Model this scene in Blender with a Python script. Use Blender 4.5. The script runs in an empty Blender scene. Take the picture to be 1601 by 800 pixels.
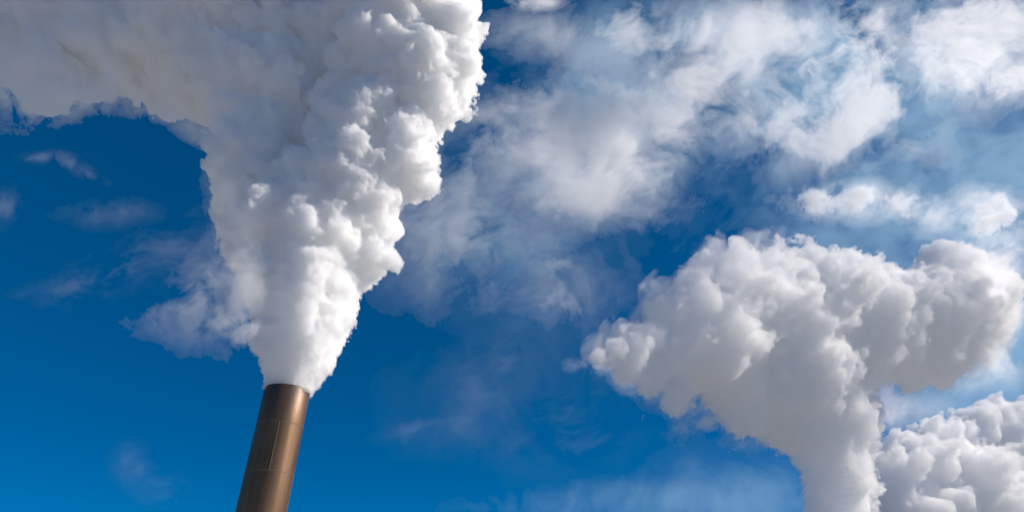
import bpy, math, time
import numpy as np
from mathutils import Vector, Matrix

T0 = time.time()
R_ = math.radians
scn = bpy.context.scene
COL = scn.collection

# ------------------------------------------------------------------ camera
IMG_W, IMG_H = 1601.0, 800.0
PITCH, ROLL, FPX = R_(30.5), R_(-1.0), 900.0
CAM = np.array((0.0, 0.0, 1.7))
_F = np.array((0, math.cos(PITCH), math.sin(PITCH)))
_R0 = np.array((1.0, 0, 0))
_U0 = np.array((0, -math.sin(PITCH), math.cos(PITCH)))
CR = math.cos(ROLL) * _R0 - math.sin(ROLL) * _U0
CU = math.sin(ROLL) * _R0 + math.cos(ROLL) * _U0
CF = _F
cam_data = bpy.data.cameras.new('camera')
cam_data.sensor_width = 36.0
cam_data.lens = 36.0 * FPX / IMG_W
cam_data.clip_start = 0.1
cam_data.clip_end = 60000.0
cam = bpy.data.objects.new('camera', cam_data)
COL.objects.link(cam)
cam.matrix_world = Matrix(((CR[0], CU[0], -CF[0], CAM[0]), (CR[1], CU[1], -CF[1], CAM[1]),
                           (CR[2], CU[2], -CF[2], CAM[2]), (0, 0, 0, 1)))
scn.camera = cam

# ------------------------------------------------------------------ sky, sun, exposure
SUN_AZ, SUN_EL = R_(84.0), R_(35.0)        # azimuth to the right of the viewing direction
sun_dir = Vector((math.sin(SUN_AZ) * math.cos(SUN_EL), math.cos(SUN_AZ) * math.cos(SUN_EL), math.sin(SUN_EL)))
world = bpy.data.worlds.new('World')
scn.world = world
world.use_nodes = True
nt = world.node_tree
nt.nodes.clear()
sky = nt.nodes.new('ShaderNodeTexSky')
sky.sky_type = 'NISHITA'
sky.sun_disc = False
sky.sun_elevation = SUN_EL
sky.sun_rotation = SUN_AZ
sky.air_density = 1.0
sky.dust_density = 0.0
sky.ozone_density = 4.0
sky.altitude = 9000
gam = nt.nodes.new('ShaderNodeHueSaturation')
gam.inputs['Saturation'].default_value = 1.95
gam.inputs['Hue'].default_value = 0.504
flat = nt.nodes.new('ShaderNodeGamma')
flat.inputs[1].default_value = 0.55
bg = nt.nodes.new('ShaderNodeBackground')
bg.inputs['Strength'].default_value = 0.15
wo = nt.nodes.new('ShaderNodeOutputWorld')
nt.links.new(sky.outputs[0], flat.inputs['Color'])
nt.links.new(flat.outputs[0], gam.inputs['Color'])
nt.links.new(gam.outputs[0], bg.inputs['Color'])
nt.links.new(bg.outputs[0], wo.inputs['Surface'])

sd = bpy.data.lights.new('sun', 'SUN')
sd.energy = 4.5
sd.angle = R_(0.5)
sd.color = (1.0, 0.915, 0.82)
sun = bpy.data.objects.new('sun', sd)
COL.objects.link(sun)
sun.rotation_euler = sun_dir.to_track_quat('Z', 'Y').to_euler()

scn.view_settings.view_transform = 'Standard'
scn.view_settings.look = 'None'
scn.view_settings.exposure = 0.24
scn.view_settings.gamma = 1.0
scn.view_settings.use_curve_mapping = False
cy = scn.cycles
cy.use_denoising = True
cy.denoiser = 'OPENIMAGEDENOISE'
cy.use_adaptive_sampling = True
cy.adaptive_threshold = 0.03
cy.max_bounces = 64
cy.volume_bounces = 64
cy.diffuse_bounces = 4
cy.glossy_bounces = 4
cy.transparent_max_bounces = 128
cy.caustics_reflective = False
cy.caustics_refractive = False
cy.sample_clamp_indirect = 4.0


# ------------------------------------------------------------------ helpers
def ray(px, py):
    return CF * FPX + CR * (px - IMG_W / 2) + CU * (IMG_H / 2 - py)


def at_y(px, py, Y):
    """World point seen at that place of the photograph, on the upright plane Y metres ahead."""
    d = ray(px, py)
    return CAM + d * (Y / d[1])


def scale_at(p):
    return float(np.dot(p - CAM, CF)) / FPX      # metres per photo pixel


def tag(o, label=None, cat=None, group=None, kind=None):
    if label: o['label'] = label
    if cat: o['category'] = cat
    if group: o['group'] = group
    if kind: o['kind'] = kind
    return o


def link_mesh(name, verts, faces, mat, parent=None, smooth=True, quads=True):
    me = bpy.data.meshes.new(name)
    verts = np.ascontiguousarray(verts, dtype=np.float32)
    faces = np.ascontiguousarray(faces, dtype=np.int32)
    me.vertices.add(len(verts))
    me.vertices.foreach_set('co', verts.ravel())
    n = faces.shape[1]
    me.loops.add(faces.size)
    me.loops.foreach_set('vertex_index', faces.ravel())
    me.polygons.add(len(faces))
    me.polygons.foreach_set('loop_start', np.arange(0, faces.size, n, dtype=np.int32))
    me.polygons.foreach_set('loop_total', np.full(len(faces), n, dtype=np.int32))
    if smooth:
        me.polygons.foreach_set('use_smooth', np.ones(len(faces), dtype=bool))
    me.update(calc_edges=True)
    me.materials.append(mat)
    o = bpy.data.objects.new(name, me)
    COL.objects.link(o)
    if parent is not None:
        o.parent = parent
    return o


def _hash(ix, iy, iz, seed):
    h = (ix.astype(np.uint32) * np.uint32(374761393) + iy.astype(np.uint32) * np.uint32(668265263)
         + iz.astype(np.uint32) * np.uint32(2147483647) + np.uint32((seed * 974634777) & 0xffffffff))
    h = (h ^ (h >> np.uint32(13))) * np.uint32(1274126177)
    h = (h ^ (h >> np.uint32(16))) * np.uint32(2246822519)
    return h ^ (h >> np.uint32(15))


_g = np.random.default_rng(5).normal(size=(256, 3)).astype(np.float32)
_g /= np.linalg.norm(_g, axis=1, keepdims=True)


def perlin(x, y, z, seed=0):
    """Gradient noise, about -1..1."""
    x = np.asarray(x, np.float32); y = np.asarray(y, np.float32); z = np.asarray(z, np.float32)
    x0 = np.floor(x); y0 = np.floor(y); z0 = np.floor(z)
    fx = x - x0; fy = y - y0; fz = z - z0
    xi = x0.astype(np.int32); yi = y0.astype(np.int32); zi = z0.astype(np.int32)
    u = fx * fx * fx * (fx * (fx * 6 - 15) + 10)
    v = fy * fy * fy * (fy * (fy * 6 - 15) + 10)
    w = fz * fz * fz * (fz * (fz * 6 - 15) + 10)
    out = np.zeros_like(x)
    for dx in (0, 1):
        wx = u if dx else 1 - u
        for dy in (0, 1):
            wy = v if dy else 1 - v
            for dz in (0, 1):
                wz = w if dz else 1 - w
                g = _g[_hash(xi + dx, yi + dy, zi + dz, seed) & np.uint32(255)]
                out += wx * wy * wz * (g[..., 0] * (fx - dx) + g[..., 1] * (fy - dy) + g[..., 2] * (fz - dz))
    return out * 1.6


def fbm(x, y, z, octaves, seed=0, gain=0.5, lac=2.03):
    a, s, f = 1.0, 0.0, 1.0
    tot = 0.0
    for o in range(octaves):
        s = s + a * perlin(x * f, y * f, z * f, seed + o * 17)
        tot += a
        a *= gain; f *= lac
    return s / tot


def worley(P, seed=0):
    """Distance to the nearest jittered point, P is (n,3) in cell units."""
    c0 = np.floor(P - 0.5).astype(np.int32)
    x, y, z = (np.ascontiguousarray(P[:, i]) for i in range(3))
    best = np.full(len(P), 9.0, np.float32)
    k = np.float32(0.7 / 1023.0)
    for dx in (0, 1):
        for dy in (0, 1):
            for dz in (0, 1):
                a, b, c = c0[:, 0] + dx, c0[:, 1] + dy, c0[:, 2] + dz
                h = _hash(a, b, c, seed)
                qx = a + 0.15 + (h & np.uint32(1023)) * k - x
                qy = b + 0.15 + ((h >> np.uint32(10)) & np.uint32(1023)) * k - y
                qz = c + 0.15 + ((h >> np.uint32(20)) & np.uint32(1023)) * k - z
                np.minimum(best, (qx * qx + qy * qy + qz * qz).astype(np.float32), out=best)
    return np.sqrt(best)


def surface_nets(v, origin, h):
    """Closed quad mesh round the cells where the field v is positive."""
    s = v > 0
    nx, ny, nz = v.shape
    c = np.zeros((nx - 1, ny - 1, nz - 1), np.uint8)
    for dx in (0, 1):
        for dy in (0, 1):
            for dz in (0, 1):
                c += s[dx:nx - 1 + dx, dy:ny - 1 + dy, dz:nz - 1 + dz]
    act = (c > 0) & (c < 8)
    idx = np.full(c.shape, -1, np.int32)
    ii = np.argwhere(act).astype(np.int32)
    idx[act] = np.arange(len(ii), dtype=np.int32)
    acc = np.zeros((len(ii), 3), np.float32)
    cnt = np.zeros(len(ii), np.float32)
    corners = [(a, b, d) for a in (0, 1) for b in (0, 1) for d in (0, 1)]
    vals = {k: v[ii[:, 0] + k[0], ii[:, 1] + k[1], ii[:, 2] + k[2]] for k in corners}
    for k in corners:
        for ax in range(3):
            if k[ax] == 0:
                k2 = list(k); k2[ax] = 1; k2 = tuple(k2)
                a, b = vals[k], vals[k2]
                m = (a > 0) != (b > 0)
                t = np.where(m, a / np.where(m, a - b, 1), 0)
                p = np.zeros((len(ii), 3), np.float32)
                p[:, 0], p[:, 1], p[:, 2] = k
                p[:, ax] = t
                acc += p * m[:, None]
                cnt += m
    verts = (ii + acc / np.maximum(cnt, 1)[:, None]) * h + origin
    faces = []
    # edges along x
    e = s[:-1, 1:-1, 1:-1] != s[1:, 1:-1, 1:-1]
    q = np.argwhere(e); x, y, z = q[:, 0], q[:, 1] + 1, q[:, 2] + 1
    f = np.stack((idx[x, y - 1, z - 1], idx[x, y, z - 1], idx[x, y, z], idx[x, y - 1, z]), 1)
    flip = ~s[x, y, z]
    f[flip] = f[flip][:, ::-1]; faces.append(f)
    e = s[1:-1, :-1, 1:-1] != s[1:-1, 1:, 1:-1]
    q = np.argwhere(e); x, y, z = q[:, 0] + 1, q[:, 1], q[:, 2] + 1
    f = np.stack((idx[x - 1, y, z - 1], idx[x - 1, y, z], idx[x, y, z], idx[x, y, z - 1]), 1)
    flip = ~s[x, y, z]
    f[flip] = f[flip][:, ::-1]; faces.append(f)
    e = s[1:-1, 1:-1, :-1] != s[1:-1, 1:-1, 1:]
    q = np.argwhere(e); x, y, z = q[:, 0] + 1, q[:, 1] + 1, q[:, 2]
    f = np.stack((idx[x - 1, y - 1, z], idx[x, y - 1, z], idx[x, y, z], idx[x - 1, y, z]), 1)
    flip = ~s[x, y, z]
    f[flip] = f[flip][:, ::-1]; faces.append(f)
    return verts, np.concatenate(faces)


def volume_material(name, density, color=(1, 1, 1), g=0.0):
    m = bpy.data.materials.new(name)
    m.use_nodes = True
    t = m.node_tree
    t.nodes.clear()
    v = t.nodes.new('ShaderNodeVolumePrincipled')
    v.inputs['Color'].default_value = (*color, 1)
    v.inputs['Density'].default_value = density
    v.inputs['Anisotropy'].default_value = g
    o = t.nodes.new('ShaderNodeOutputMaterial')
    t.links.new(v.outputs[0], o.inputs['Volume'])
    m.cycles.homogeneous_volume = True
    return m


class Frame:
    """Stretched building frame of a smoke column Y metres ahead: it widens in proportion as the column climbs, so that puffs
    keep growing with height. One unit is about one photo pixel at any height."""
    def __init__(self, Y):
        self.Y = Y
        self.off = Y / math.tan(PITCH) - CAM[2]
        self.s = math.sin(PITCH) / FPX
        self.z0 = self.off + 20.0

    def to_q(self, p):
        p = np.asarray(p)
        z = p[..., 2] + self.off
        return np.stack((p[..., 0] / (z * self.s), (p[..., 1] - self.Y) / (z * self.s), np.log(z / self.z0) / self.s), -1)

    def to_world(self, q):
        z = np.exp(q[..., 2] * self.s) * self.z0
        return np.stack((q[..., 0] * z * self.s, q[..., 1] * z * self.s + self.Y, z - self.off), -1)


def blob_field(fr, blobs, h, levels, seed, smooth=0.3, floor=None):
    """Field of one smoke column: hand placed masses (x, y, radius, depth offset, puffiness), smaller puffs budding from them."""
    rng = np.random.default_rng(seed)
    S = []
    for b in blobs:
        px, py, r = b[:3]
        dz = b[3] if len(b) > 3 else 0
        amt = b[4] if len(b) > 4 else 1.0
        p = at_y(px, py, fr.Y)
        k = scale_at(p)
        d = ray(px, py); d = d / np.linalg.norm(d)
        p = p + d * dz * k
        S.append((*fr.to_q(p), r, amt))
    S = np.array(S)
    gens = [(S[:, :3], S[:, 3], S[:, 4])]
    for n, (lo, hi), out in levels:
        c, r, a = gens[-1]
        allc = np.concatenate([g[0] for g in gens]); allr = np.concatenate([g[1] for g in gens])
        nc, nr, na = [], [], []
        for i in range(len(c)):
            m = int(round(n * a[i]))
            if m <= 0: continue
            u = rng.normal(size=(m, 3)); u /= np.linalg.norm(u, axis=1, keepdims=True)
            rr = r[i] * rng.uniform(lo, hi, m)
            cc = c[i] + u * (r[i] + rr * (out - 1))[:, None]
            dd = np.linalg.norm(cc[:, None, :] - allc[None], axis=2) - allr[None]
            ok = dd.min(1) > -0.75 * rr
            nc.append(cc[ok]); nr.append(rr[ok]); na.append(np.full(ok.sum(), a[i]))
        gens.append((np.concatenate(nc), np.concatenate(nr), np.concatenate(na)))
    C = np.concatenate([g[0] for g in gens]); Rr = np.concatenate([g[1] for g in gens])
    band = 8 * h
    lo = (C - Rr[:, None]).min(0) - band; hi = (C + Rr[:, None]).max(0) + band
    if floor is not None: lo[2] = floor - 2 * h
    n = np.ceil((hi - lo) / h).astype(int)
    F = np.full(n, -band, np.float32)
    ax = [(lo[i] + np.arange(n[i]) * h).astype(np.float32) for i in range(3)]
    for p, r in zip(C, Rr):
        a = np.maximum(np.floor((p - r - band - lo) / h).astype(int), 0)
        b = np.minimum(np.ceil((p + r + band - lo) / h).astype(int) + 1, n)
        if (b <= a).any(): continue
        dx = (ax[0][a[0]:b[0]] - p[0])[:, None, None]; dy = (ax[1][a[1]:b[1]] - p[1])[None, :, None]
        dz = (ax[2][a[2]:b[2]] - p[2])[None, None, :]
        d = (r - np.sqrt(dx * dx + dy * dy + dz * dz)).astype(np.float32)
        blk = F[a[0]:b[0], a[1]:b[1], a[2]:b[2]]
        k = smooth * r
        q = np.maximum(k - np.abs(d - blk), 0)
        blk[...] = np.maximum(d, blk) + q * q * (0.25 / k)
    return F, lo


def billows(F, lo, h, seed, steps, swirl=0.4, calm=None, ragged=0.0, low=None):
    """Cauliflower relief in passes from coarse to fine, each (cell size, height): rounded bulges with sharp creases."""
    for k, (cell, amp) in enumerate(steps):
        m = (F > max(F.min() * 0.98, -amp * 0.6 - h)) & (F < amp * 0.36 + h)
        P = (np.argwhere(m) * h + lo).astype(np.float32)
        w = [perlin(P[:, 0] / cell, P[:, 1] / cell, P[:, 2] / cell + 9.1 * q, seed + q) * cell * swirl for q in range(3)]
        Q = P + np.stack(w, 1)
        v = 0.55 - worley(Q / cell, seed + 31 * k)
        if ragged:
            v = v * (1 - ragged) + ragged * 0.9 * perlin(*(Q.T / (cell * 0.8)), seed + 77 + k)
        print('  pass', cell, len(P), F.size, round(time.time() - T0, 1))
        F[m] += amp * v * (1.0 if calm is None else calm(P)) * (low(P) if low and cell > 14 else 1.0)
    return F


def double(F):
    """The field on a grid twice as fine."""
    for ax_ in range(3):
        a = np.moveaxis(F, ax_, 0)
        b = np.empty((2 * a.shape[0] - 1,) + a.shape[1:], np.float32)
        b[::2] = a
        b[1::2] = 0.5 * (a[1:] + a[:-1])
        F = np.moveaxis(b, 0, ax_)
    return np.ascontiguousarray(F)


def main_body(V, Q, least=400):
    """Drops the loose crumbs: keeps the connected pieces with at least that many vertices."""
    lab = np.arange(len(V))
    a = np.concatenate((Q[:, 0], Q[:, 1], Q[:, 2])); b = np.concatenate((Q[:, 1], Q[:, 2], Q[:, 3]))
    while True:
        la, lb = lab[a], lab[b]
        m = la != lb
        if not m.any(): break
        lo_, hi_ = np.minimum(la[m], lb[m]), np.maximum(la[m], lb[m])
        np.minimum.at(lab, hi_, lo_)
        while True:
            n2 = lab[lab]
            if (n2 == lab).all(): break
            lab = n2
    cnt = np.bincount(lab, minlength=len(V))
    keep = cnt[lab] >= least
    new = np.cumsum(keep) - 1
    return V[keep], new[Q[keep[Q[:, 0]]]]


# ------------------------------------------------------------------ ground
def simple_mat(name, color, rough=0.9):
    m = bpy.data.materials.new(name)
    m.use_nodes = True
    b = m.node_tree.nodes['Principled BSDF']
    b.inputs['Base Color'].default_value = (*color, 1)
    b.inputs['Roughness'].default_value = rough
    return m


gm = simple_mat('pale_bounce_ground', (0.3, 0.3, 0.29))  # unseen ground, tone chosen pale to bounce light onto the smoke bellies
t = gm.node_tree
nz = t.nodes.new('ShaderNodeTexNoise'); nz.inputs['Scale'].default_value = 0.05; nz.inputs['Detail'].default_value = 8
cr = t.nodes.new('ShaderNodeValToRGB')
cr.color_ramp.elements[0].color = (0.20, 0.197, 0.187, 1); cr.color_ramp.elements[1].color = (0.36, 0.352, 0.335, 1)
tc = t.nodes.new('ShaderNodeTexCoord')
t.links.new(tc.outputs['Object'], nz.inputs['Vector']); t.links.new(nz.outputs[0], cr.inputs[0])
t.links.new(cr.outputs[0], t.nodes['Principled BSDF'].inputs['Base Color'])
g = link_mesh('ground', [(-20000, -20000, 0), (20000, -20000, 0), (20000, 20000, 0), (-20000, 20000, 0)], [(0, 1, 2, 3)], gm, smooth=False)
tag(g, 'unseen ground far below the smoking stacks, made pale to bounce light up', kind='structure')

# ------------------------------------------------------------------ chimney
D1 = 5.0
_rim0 = at_y(450, 609.5, 50.0)
Y1 = 50.0 * (D1 / 67.8) / scale_at(_rim0)
RIM = at_y(450, 609.5, Y1)
print('rim', RIM, 'Y1', Y1)


def chimney_material():
    m = bpy.data.materials.new('weathered_brown_steel')
    m.use_nodes = True
    t = m.node_tree; n = t.nodes; l = t.links
    b = n['Principled BSDF']
    b.inputs['Metallic'].default_value = 0.8
    b.inputs['Roughness'].default_value = 0.42
    tc = n.new('ShaderNodeTexCoord')
    mp = n.new('ShaderNodeMapping'); mp.inputs['Scale'].default_value = (1.2, 1.2, 0.10)
    nz = n.new('ShaderNodeTexNoise'); nz.inputs['Scale'].default_value = 1.6; nz.inputs['Detail'].default_value = 7
    cr = n.new('ShaderNodeValToRGB')
    cr.color_ramp.elements[0].position = 0.3; cr.color_ramp.elements[0].color = (0.170, 0.100, 0.058, 1)
    cr.color_ramp.elements[1].position = 0.72; cr.color_ramp.elements[1].color = (0.255, 0.157, 0.094, 1)
    l.new(tc.outputs['Object'], mp.inputs['Vector']); l.new(mp.outputs[0], nz.inputs['Vector']); l.new(nz.outputs[0], cr.inputs[0])
    # darker and less metallic towards the mouth, ragged lower edge
    sp = n.new('ShaderNodeSeparateXYZ'); l.new(tc.outputs['Object'], sp.inputs[0])
    mr = n.new('ShaderNodeMapRange'); mr.inputs['From Min'].default_value = -4.4; mr.inputs['From Max'].default_value = -0.2
    ad = n.new('ShaderNodeMath'); ad.operation = 'MULTIPLY_ADD'; ad.inputs[1].default_value = 3.0
    l.new(nz.outputs[0], ad.inputs[0]); l.new(sp.outputs[2], ad.inputs[2])
    sb = n.new('ShaderNodeMath'); sb.operation = 'SUBTRACT'; sb.inputs[1].default_value = 1.5; l.new(ad.outputs[0], sb.inputs[0])
    l.new(sb.outputs[0], mr.inputs['Value'])
    mx = n.new('ShaderNodeMix'); mx.data_type = 'RGBA'; mx.inputs['B'].default_value = (0.105, 0.075, 0.058, 1)
    l.new(mr.outputs[0], mx.inputs['Factor']); l.new(cr.outputs[0], mx.inputs['A'])
    l.new(mx.outputs['Result'], b.inputs['Base Color'])
    mm = n.new('ShaderNodeMapRange'); mm.inputs['To Min'].default_value = 0.85; mm.inputs['To Max'].default_value = 0.5
    l.new(mr.outputs[0], mm.inputs['Value']); l.new(mm.outputs[0], b.inputs['Metallic'])
    n2 = n.new('ShaderNodeTexNoise'); n2.inputs['Scale'].default_value = 6; n2.inputs['Detail'].default_value = 5
    l.new(tc.outputs['Object'], n2.inputs['Vector'])
    r2 = n.new('ShaderNodeMapRange'); r2.inputs['To Min'].default_value = 0.42; r2.inputs['To Max'].default_value = 0.55
    l.new(n2.outputs[0], r2.inputs['Value']); l.new(r2.outputs[0], b.inputs['Roughness'])
    bp = n.new('ShaderNodeBump'); bp.inputs['Strength'].default_value = 0.12; bp.inputs['Distance'].default_value = 0.05
    l.new(n2.outputs[0], bp.inputs['Height']); l.new(bp.outputs[0], b.inputs['Normal'])
    return m


def lathe(profile, seg=128):
    pr = np.array(profile); a = np.linspace(0, 2 * math.pi, seg, endpoint=False)
    V = np.stack([np.outer(pr[:, 0], np.cos(a)), np.outer(pr[:, 0], np.sin(a)), np.repeat(pr[:, 1:2], seg, 1)], 2).reshape(-1, 3)
    F = []
    for i in range(len(pr) - 1):
        for j in range(seg):
            k = (j + 1) % seg
            F.append((i * seg + j, i * seg + k, (i + 1) * seg + k, (i + 1) * seg + j))
    return V, np.array(F)


steel = chimney_material()
dark = simple_mat('soot_black_lining', (0.02, 0.018, 0.016))
seam_mat = simple_mat('weld_seam_steel', (0.24, 0.145, 0.085), 0.6)
chim = bpy.data.objects.new('chimney', None)
COL.objects.link(chim)
chim.location = RIM
tag(chim, 'tall brown steel chimney with darker top under the tall left smoke column', 'chimney')
RC = D1 / 2
H = RIM[2]
# seam heights measured along the stack
SEAM_PX = ((446, 657), (429, 734))
seam_z = []
for sx, sy in SEAM_PX:
    d = ray(sx, sy); k = (Y1 - RC) / d[1]
    seam_z.append(float((CAM + d * k)[2] - RIM[2]))
print('seams', seam_z, 'H', H)
zs = [0.0] + seam_z + [seam_z[1] + (seam_z[1] - seam_z[0]) * k for k in (1, 2, 3)]
zs = [z for z in zs if z > -H + 1] + [-H]
for i in range(len(zs) - 1):
    top, bot = zs[i], zs[i + 1]
    V, F = lathe([(RC, bot + 0.02), (RC, top - 0.02)] if i else [(RC, bot + 0.02), (RC, top - 0.03), (RC - 0.02, top), (RC - 0.10, top), (RC - 0.10, top - 6), (0.01, top - 6)])
    link_mesh('shell_section', V, F, steel, chim)
    if i < len(zs) - 2:
        V, F = lathe([(RC - 0.02, bot - 0.03), (RC + 0.018, bot - 0.022), (RC + 0.022, bot), (RC + 0.018, bot + 0.022), (RC - 0.02, bot + 0.03)])
        link_mesh('ring_seam', V, F, seam_mat, chim)
# upright weld on the second section, towards the camera
dcam = np.array((-RIM[0], -RIM[1])); base_a = math.atan2(dcam[1], dcam[0])
for i, off in ((1, -3.5), (2, 75.0), (0, -60.0)):
    top, bot = zs[i], zs[i + 1]
    a = base_a + R_(off)
    w = 0.034
    ca, sa = math.cos(a), math.sin(a)
    V = []
    for z in (bot + 0.04, top - 0.04):
        for s_, o_ in ((-w, -0.02), (-w * .6, 0.026), (w * .6, 0.026), (w, -0.02)):
            rr = RC + o_
            V.append((ca * rr - sa * s_, sa * rr + ca * s_, z))
    link_mesh('upright_seam', V, [(0, 1, 5, 4), (1, 2, 6, 5), (2, 3, 7, 6), (3, 0, 4, 7), ], seam_mat, chim)
print('T chimney', time.time() - T0)

# ------------------------------------------------------------------ smoke columns
def plume(name, label, blobs, Y, h, levels, seed, steps, density, smooth=0.3, floor=None, calm=None, ragged=0.0, swirl=0.4, color=(1, 1, 1), fringe=None, low=None):
    fr = Frame(Y)
    F, lo = blob_field(fr, blobs, 2 * h, levels, seed, smooth, None if floor is None else fr.to_q(np.array((0, Y, floor)))[2])
    F = billows(F, lo, 2 * h, seed * 101, [c for c in steps if c[0] > 14], swirl, calm, ragged, low)
    F = double(F)
    F = billows(F, lo, h, seed * 101 + 40, [c for c in steps if c[0] <= 14], swirl, calm, ragged, low)
    F[0] = F[-1] = -1; F[:, 0] = F[:, -1] = -1; F[:, :, 0] = F[:, :, -1] = -1
    V, Q = main_body(*surface_nets(F, lo, h))
    o = link_mesh(name, fr.to_world(V), Q, volume_material(name + '_vapour', density, color))
    tag(o, label, 'smoke')
    print('T', name, F.shape, len(V), round(time.time() - T0, 1))
    if fringe:
        # thin torn vapour hanging round the dense body
        amp, cell, off, dens, fh, where = fringe
        F, lo = blob_field(fr, blobs, fh, [], seed, smooth, None if floor is None else fr.to_q(np.array((0, Y, floor)))[2])
        m = (F > -8 * fh * 0.999) & (F < amp)
        P = (np.argwhere(m) * fh + lo).astype(np.float32)
        q = P / cell
        w = fbm(q[:, 0], q[:, 1], q[:, 2], 2, seed + 5)
        t = fbm(q[:, 0] + .5 * w, q[:, 1] - .4 * w, q[:, 2] * 0.8 + .5 * w, 5, seed + 6, 0.62)
        F[m] += amp * 1.7 * t * where(P) - off * where(P) - 30 * (1 - where(P))
        F[0] = F[-1] = -1; F[:, 0] = F[:, -1] = -1; F[:, :, 0] = F[:, :, -1] = -1
        V, Q = main_body(*surface_nets(F, lo, fh), 3000)
        link_mesh('vapour_fringe', fr.to_world(V), Q, volume_material(name + '_fringe', dens, color), o)
        print('T fringe', F.shape, len(V), round(time.time() - T0, 1))
    return o


P1 = [  # over the mouth
    (449, 603, 33, 0, .3), (451, 588, 35, 0, .5), (455, 568, 41), (461, 547, 52), (466, 522, 58), (474, 494, 64),
    (478, 462, 72), (486, 427, 72), (490, 392, 82), (480, 350, 92), (530, 385, 58), (577, 396, 30, 0, .8),
    (610, 407, 13, 0, .3), (596, 408, 15, 0, .5), (592, 350, 28), (560, 335, 52), (608, 330, 14, 0, .6),
    # right hand mass, nearer
    (560, 285, 72, -17), (625, 262, 52, -21), (605, 215, 60, -13), (570, 200, 75, -9), (650, 165, 55, -13), (625, 120, 90, -5),
    (695, 115, 56, -9), (692, 60, 60, -9), (610, 40, 95, -1), (690, -5, 58, -5), (610, -70, 105, -1), (690, -70, 65, -5),
    (575, 110, 55, -1), (570, 10, 60, -1), (530, 245, 60, -13),
    # left hand mass, further away
    (440, 500, 40, 28, .6), (434, 450, 48, 28, .5), (430, 408, 58, 28, .5), (424, 360, 72, 28, .5), (420, 310, 76, 28, .5), (416, 260, 78, 28, .5),
    (430, 215, 72, 28, .5), (405, 150, 92, 28, .5), (330, 120, 78, 28, .5), (345, 50, 105, 28, .4), (410, 60, 75, 28, .5), (445, 120, 54, 28, .6), (425, 40, 50, 28, .5),
    (260, 85, 82, 28, .5), (200, 95, 62, 28, .6), (170, 50, 90, 28, .5), (110, 100, 58, 28, .8), (95, 45, 85, 28, .6), (60, 130, 40, 28, 1.3),
    (30, 85, 52, 28, 1.3), (0, 40, 60, 28, 1.2), (-50, 30, 70, 28, .6), (100, -30, 90, 28, .3), (210, -30, 95, 28, .3), (310, -30, 95, 28, .3),
    (410, -30, 80, 28, .3), (0, -40, 80, 28, .3), (510, -70, 80, 0, .3), (490, 20, 40, 30, .4), (500, 60, 42, 10, .4), (505, 110, 45, 40, .4), (515, 180, 45, 30, .4),
]


def calm_left(P):
    # the lit windward side is crisp, the lee side smooth
    e = np.clip((P[:, 0] + 300.0) / 160.0, 0, 1)
    return (1.05 + 0.0 * e) * (0.75 + 0.5 * perlin(P[:, 0] / 90, P[:, 1] / 90, P[:, 2] / 90, 3))


def tight_mouth(P):
    return np.clip(0.35 + (P[:, 2] - MOUTH - 15.0) / 220.0, 0.35, 1)       # narrower just over the mouth


def slim_stem(P):
    return np.clip((P[:, 2] - P_STEM + 40) / 120.0, 0.6, 1)


def lee_tip(P):
    return np.clip((P[:, 2] - P_STEM) / 60.0, 0, 1) * np.maximum(np.clip((430 - P[:, 0]) / 60.0, 0, 1), np.clip((P[:, 0] - 640) / 60.0, 0, 1))


MOUTH = float(Frame(Y1).to_q(RIM)[2])
PUFFS = [(26, (0.12, 0.30), 0.75)]
plume('smoke_column', 'tallest white and grey smoke column pouring from the brown steel chimney', P1, Y1, 1.45, PUFFS, 3,
      ((85, 42), (34, 26), (17, 17), (8.5, 13), (4.2, 7.5)), 1.8, smooth=0.3, floor=RIM[2] - 0.05, calm=calm_left, ragged=0.4, swirl=0.45, low=tight_mouth)

P2 = [
    (1322, 900, 50), (1319, 850, 48), (1315, 810, 46), (1311, 775, 45), (1307, 742, 46), (1300, 710, 50), (1292, 675, 58), (1300, 640, 60, 0), (1335, 655, 38, 24),
    (1342, 705, 24), (1348, 640, 26, 33), (1362, 765, 14), (1340, 600, 25, 28),
    (1250, 640, 60, -35), (1205, 605, 65, -66), (1150, 605, 42, -105), (1235, 560, 80, -45), (1290, 590, 65, -7), (1165, 645, 30, -94),
    (1110, 540, 62, -133), (1045, 543, 40, -178), (995, 550, 26, -213), (955, 556, 14, -239), (926, 560, 7, -257), (1085, 497, 50, -150), (1035, 510, 30, -185),
    (1130, 473, 65, -118), (1165, 452, 45, -94), (1130, 595, 36, -118, 1.4), (1015, 590, 22, -199, 1.4), (1055, 622, 18, -171, 1.5), (985, 575, 20, -220, 1.4),
    (1195, 464, 60, -73), (1250, 456, 60, -35), (1310, 460, 58, 7), (1365, 476, 56, 45), (1420, 472, 48, 84), (1190, 433, 24, -77), (1240, 433, 24, -42), (1290, 433, 22, -7), (1330, 436, 22, 21), (1120, 436, 16, -125),
    (1430, 504, 76, 91), (1480, 484, 66, 125), (1482, 440, 44, 127), (1500, 424, 32, 140), (1525, 464, 48, 157), (1535, 516, 38, 164), (1490, 540, 46, 133), (1440, 550, 48, 98), (1468, 575, 24, 117),
    (1380, 530, 66, 56), (1330, 520, 82, 21), (1275, 512, 76, -17), (1200, 520, 70, -70), (1470, 408, 22, 118), (1560, 496, 25, 182, 1.4),
]
P_STEM = float(Frame(120.0).to_q(at_y(1300, 690, 120.0))[2])
plume('smoke_cloud', 'grey bellied smoke cloud with pointed left tip rising on a thick stem', P2, 120.0, 1.5, [(26, (0.14, 0.34), 0.75)], 7,
      ((90, 38), (40, 26), (18, 17), (8.5, 12), (4.2, 7.5)), 0.6, low=slim_stem, ragged=0.45, swirl=0.45, fringe=(40, 50, -9, 0.09, 3.2, lee_tip))

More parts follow.
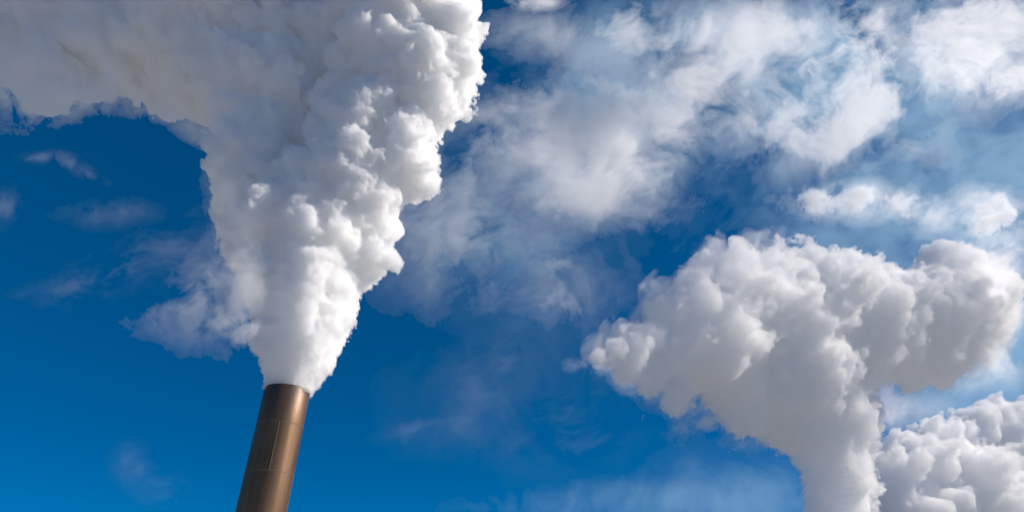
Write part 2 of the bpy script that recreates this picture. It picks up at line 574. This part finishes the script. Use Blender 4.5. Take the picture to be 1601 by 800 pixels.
P3 = [
    (1400, 762, 40, -135), (1432, 738, 46, -106), (1475, 718, 46, -67), (1492, 690, 25, -52), (1500, 775, 75, -45), (1425, 815, 60, -112), (1530, 680, 40, -18), (1530, 652, 20, -18), (1570, 668, 38, 18), (1612, 662, 36, 55),
    (1590, 720, 75, 36), (1650, 690, 65, 90), (1560, 790, 90, 9), (1650, 790, 90, 90), (1480, 860, 90, -63), (1600, 870, 100, 45), (1378, 740, 14, -154),
]
plume('steam_bank', 'bulging white steam bank with rounded crisp heads low behind the thick smoke stem', P3, 190.0, 1.5, [(24, (0.2, 0.42), 0.8)], 9,
      ((60, 38), (30, 22), (14, 11), (7, 5), (3.6, 2.5)), 0.5, ragged=0.15)


# ------------------------------------------------------------------ clouds
def cloud(name, label, blobs, dist, tau, thick=34.0, seed=1, cell=90.0, cut=0.55, rough=3.0, mist=0.25, step=2.0, kind=None, tilt=0.0, sunward=-0.3,
          stretch=(1.15, 0.95, 25.0), cat='cloud', parent=None, color=(1, 1, 1), crumbs=160):
    """A cloud body far away: a ragged lens of vapour, thick where the masses (x, y, rx, ry, angle, weight) add up."""
    B = np.array([(b + (0, 1.0)[len(b) - 4:])[:6] for b in blobs], float)
    m = 3.0
    x0, x1 = (B[:, 0] - m * B[:, 2:4].max(1)).min(), (B[:, 0] + m * B[:, 2:4].max(1)).max()
    y0, y1 = (B[:, 1] - m * B[:, 2:4].max(1)).min(), (B[:, 1] + m * B[:, 2:4].max(1)).max()
    x0, x1, y0, y1 = max(x0, -200), min(x1, 1800), max(y0, -200), min(y1, 960)
    xs = np.arange(x0, x1 + step, step); ys = np.arange(y0, y1 + step, step)
    X, Y = np.meshgrid(xs, ys, indexing='ij')
    base = np.zeros_like(X)
    for bx, by, rx, ry, an, w in B:
        a = R_(an)
        u = ((X - bx) * math.cos(a) - (Y - by) * math.sin(a)) / rx
        v = ((X - bx) * math.sin(a) + (Y - by) * math.cos(a)) / ry
        base = np.maximum(base, w * np.exp(-(u * u + v * v) * 0.58)) + 0.25 * np.minimum(base, w * np.exp(-(u * u + v * v) * 0.58))
    sa, ca = math.sin(R_(stretch[2])), math.cos(R_(stretch[2]))
    U = (X * ca - Y * sa) / stretch[0] / cell; W = (X * sa + Y * ca) / stretch[1] / cell
    Z = np.zeros_like(U)
    wu = fbm(U, W, Z + 3.3, 3, seed + 50); wv = fbm(U, W, Z + 7.7, 3, seed + 90)
    U2, W2 = U + 0.35 * wu, W + 0.35 * wv
    U2 = U2 + 0.05 * fbm(U2 * 4, W2 * 4, Z + 2.2, 3, seed + 51)
    W2 = W2 + 0.05 * fbm(U2 * 4, W2 * 4, Z + 6.2, 3, seed + 52)
    n = fbm(U2, W2, Z, 8, seed, 0.63)
    rdg = 1 - np.abs(fbm(U2 * 1.5, W2 * 1.5, Z + 1.1, 7, seed + 7, 0.62)) * 3.2
    rb = np.sqrt(base)
    t = np.clip(base * 0.95 + rough * n * rb + 0.25 * (rdg - 0.45) * rb - cut, 0, None)
    t = 1 - np.exp(-0.8 * t ** 1.3)                                          # torn body
    t = t + mist * np.clip(base * (1 + 4.0 * fbm(U2 * 0.9, W2 * 0.9, Z + 4.4, 8, seed + 3, 0.64)) - 0.06, 0, 1)   # mist round it
    t = np.maximum(t, 0)
    t[0] = t[-1] = 0; t[:, 0] = t[:, -1] = 0
    mid = 0.2 * thick * fbm(U * .8, W * .8, Z + 5.5, 3, seed + 23)
    cx, cyy = (x0 + x1) / 2, (y0 + y1) / 2
    c = ray(cx, cyy); c = c / np.linalg.norm(c)
    D = ray(0, 0)[None, None] + (X[..., None]) * CR - (Y[..., None]) * CU
    up = np.array((0, 0, 1.0))
    nrm = c + tilt * up - sunward * np.array(sun_dir); nrm = nrm / np.linalg.norm(nrm)
    k = dist * float(c @ nrm) / (D @ nrm)
    P = CAM + D * k[..., None]
    mpp = dist / np.linalg.norm(ray(cx, cyy))
    on = t > 0.010
    cellon = on[:-1, :-1] | on[1:, :-1] | on[:-1, 1:] | on[1:, 1:]
    used = np.zeros_like(on)
    for a in (0, 1):
        for b in (0, 1):
            used[a:used.shape[0] - 1 + a, b:used.shape[1] - 1 + b] |= cellon
    fi = np.full(on.shape, -1, np.int64); bi = fi.copy()
    fi[used] = np.arange(used.sum()); nf = int(used.sum())
    bi[used] = fi[used]
    bi[on] = nf + np.arange(on.sum())
    tt = np.where(on, t + 0.010, 0)
    front = P - nrm * ((mid * 1 + tt * thick * 0.5) * mpp)[..., None]
    back = P - nrm * ((mid * 1 - tt * thick * 0.5) * mpp)[..., None]
    V = np.concatenate((front[used], back[on]))
    q = np.argwhere(cellon); i, j = q[:, 0], q[:, 1]
    f1 = np.stack((fi[i, j], fi[i, j + 1], fi[i + 1, j + 1], fi[i + 1, j]), 1)
    f2 = np.stack((bi[i, j], bi[i + 1, j], bi[i + 1, j + 1], bi[i, j + 1]), 1)
    V, Q = main_body(V, np.concatenate((f1, f2)), max(crumbs, len(V) // 14))
    o = link_mesh(name, V, Q, volume_material(name + '_vapour', tau / (thick * mpp), color, 0.35), parent)
    tag(o, label, None if kind else cat, None, kind)
    print('T', name, len(V), round(time.time() - T0, 1))
    return o


cloud('cloud', 'broad soft white cloud in the blue gap between the two smoke columns',
      [(925, 230, 95, 75), (870, 205, 70, 60, 0, .8), (1010, 205, 90, 50, 0, .9), (1100, 130, 60, 55, 0, 1.), (1140, 165, 55, 40, 0, .7), (905, 300, 50, 30, 0, .8), (960, 280, 60, 40, 0, .8)],
      2000, 2.3, seed=2, cell=130, step=1.7)
cloud('cloud', 'large thin torn cloud veil beside the right edge of the tallest smoke column',
      [(720, 340, 90, 70, 0, .8), (690, 370, 50, 40, 0, .9), (790, 420, 110, 55, 0, .6), (860, 460, 90, 40, 0, .5), (760, 230, 80, 60, 0, .7), (800, 300, 90, 70, 0, .6), (1000, 320, 60, 30, 0, .5)],
      2300, 1.4, seed=5, cell=140, step=1.7)
cloud('cloud', 'ragged white cloud field across the upper right sky',
      [(1270, 180, 80, 60, 0, .9), (1330, 60, 70, 45, 0, 1), (1230, 110, 120, 70, 0, .7), (1110, 60, 110, 40, 0, .65), (1350, 150, 70, 60, 0, .8), (1480, 70, 90, 60, 0, .8), (1560, 25, 90, 40, 0, .9), (1250, 220, 40, 30, 0, .8), (1400, 215, 50, 20, -20, .6), (1000, 45, 110, 30, 0, .5), (860, 50, 80, 25, 0, .45)],
      2600, 2.0, seed=8, cell=140, step=1.7)
cloud('cloud', 'small bright cloud puff near the right edge below the upper cloud field', [(1545, 128, 50, 22, 0, .95), (1590, 110, 40, 30, 0, .7)], 1800, 2.2, seed=11, cell=70)
cloud('cloud', 'small flat white cloud above the pointed smoke cloud', [(1335, 315, 66, 18, 0, 1), (1285, 310, 30, 14, 0, .9), (1450, 325, 40, 14, 0, .5)], 1700, 2.6, seed=14, cell=60, step=1.7)
cloud('cloud', 'small round white cloud at the right edge above the smoke', [(1553, 338, 40, 24, 0, 1.2), (1530, 325, 25, 20, 0, .9), (1470, 340, 40, 20, 0, .5)], 1750, 2.6, seed=17, cell=60, step=1.7)
cloud('cloud', 'thin long cloud streak low in the dark blue sky left of the chimney smoke', [(120, 445, 60, 13, 12, .75), (200, 420, 75, 26, 18, .55), (285, 385, 75, 40, 20, .55)], 1900, .5, seed=20, cell=90, stretch=(1.5, .8, 18))
cloud('cloud', 'small faint oval cloud left of the tallest smoke column', [(175, 334, 46, 16, 0, .75)], 1850, .38, seed=23, cell=70)
cloud('cloud', 'short faint slanting cloud wisp under the upper left smoke overhang', [(122, 262, 34, 9, -30, .8), (62, 247, 22, 7, 0, .6), (5, 320, 18, 22, 0, .7)], 1950, .38, seed=26, cell=60)
cloud('cloud', 'very faint small cloud patch left of the chimney base', [(205, 725, 22, 26, 20, .7), (255, 768, 36, 24, -30, .7)], 2050, .3, seed=29, cell=80)
cloud('cloud', 'faint wide cloud haze low between chimney and thick smoke stem', [(790, 600, 110, 55, 0, .7), (780, 690, 100, 36, -10, .7), (650, 665, 45, 10, 15, .6), (900, 560, 90, 40, 0, .5), (900, 690, 90, 30, 0, .5)], 2400, .2, seed=32, cell=150)
cloud('cloud', 'tiny bright cloud scrap at the top edge beside the tallest smoke column', [(835, 2, 24, 8, 0, 1.3)], 1650, 3.0, seed=35, cell=50, rough=2.0)
cloud('cloud_veil', 'pale thin vapour veil over the right half of the sky',
      [(1300, 130, 240, 130, 0, .8), (1500, 330, 200, 160, 0, .9), (1540, 560, 110, 110, 0, 1.), (1050, 790, 200, 30, 0, .6), (1270, 760, 160, 50, 0, .45), (1000, 130, 160, 90, 0, .6), (800, 300, 120, 150, 0, .5)],
      3400, .75, seed=41, cell=190, cut=.2, rough=1.8, mist=.22, step=3, kind='stuff', color=(.62, .86, 1), sunward=0.0)


# torn thin steam drifting off the columns, close to them
def near(px, py, Y, extra=0.0):
    return float(np.linalg.norm(at_y(px, py, Y) - CAM)) + extra


cloud('steam_wisp', 'thin torn steam wisp drifting off the left side of the tallest smoke column',
      [(350, 470, 56, 46, 0, .85), (310, 492, 55, 24, 10, .7), (372, 410, 30, 40, 0, .9), (262, 487, 40, 11, 10, .55), (380, 520, 30, 18, 0, .8), (352, 330, 22, 50, 0, .6)], near(340, 460, Y1, -20), 1.9, seed=44, cell=90, cat='steam', thick=26)
cloud('steam_wisp', 'torn steam shreds fraying from the lower edge of the upper left smoke overhang',
      [(70, 160, 55, 24, 10, .8), (140, 150, 55, 18, 0, .6), (15, 115, 40, 40, 0, .8), (230, 168, 50, 12, -10, .55), (310, 205, 30, 14, -25, .5)], near(110, 150, Y1, -6), 8.0, seed=53, cell=70, cat='steam', thick=26)
cloud('steam_wisp', 'torn lacy steam wisp hanging under the pointed left tip of the smoke cloud',
      [(1020, 598, 50, 20, -25, .9), (1080, 622, 46, 22, -15, .85), (1130, 660, 60, 22, 0, .6), (1160, 690, 45, 14, 20, .55), (950, 570, 40, 10, 0, .6)], near(1060, 620, 120.0), 2.2, seed=47, cell=60, cat='steam', thick=26)
cloud('steam_wisp', 'soft pale steam wisp trailing from the right end of the smoke cloud',
      [(1548, 470, 36, 60, 0, .9), (1560, 400, 30, 34, 0, .7), (1540, 560, 44, 30, 0, .8), (1370, 620, 26, 24, 0, .6), (1400, 640, 50, 20, 0, .5)], near(1520, 480, 125.0, 6), 1.9, seed=50, cell=90, cat='steam', thick=26)
print('T total', time.time() - T0)
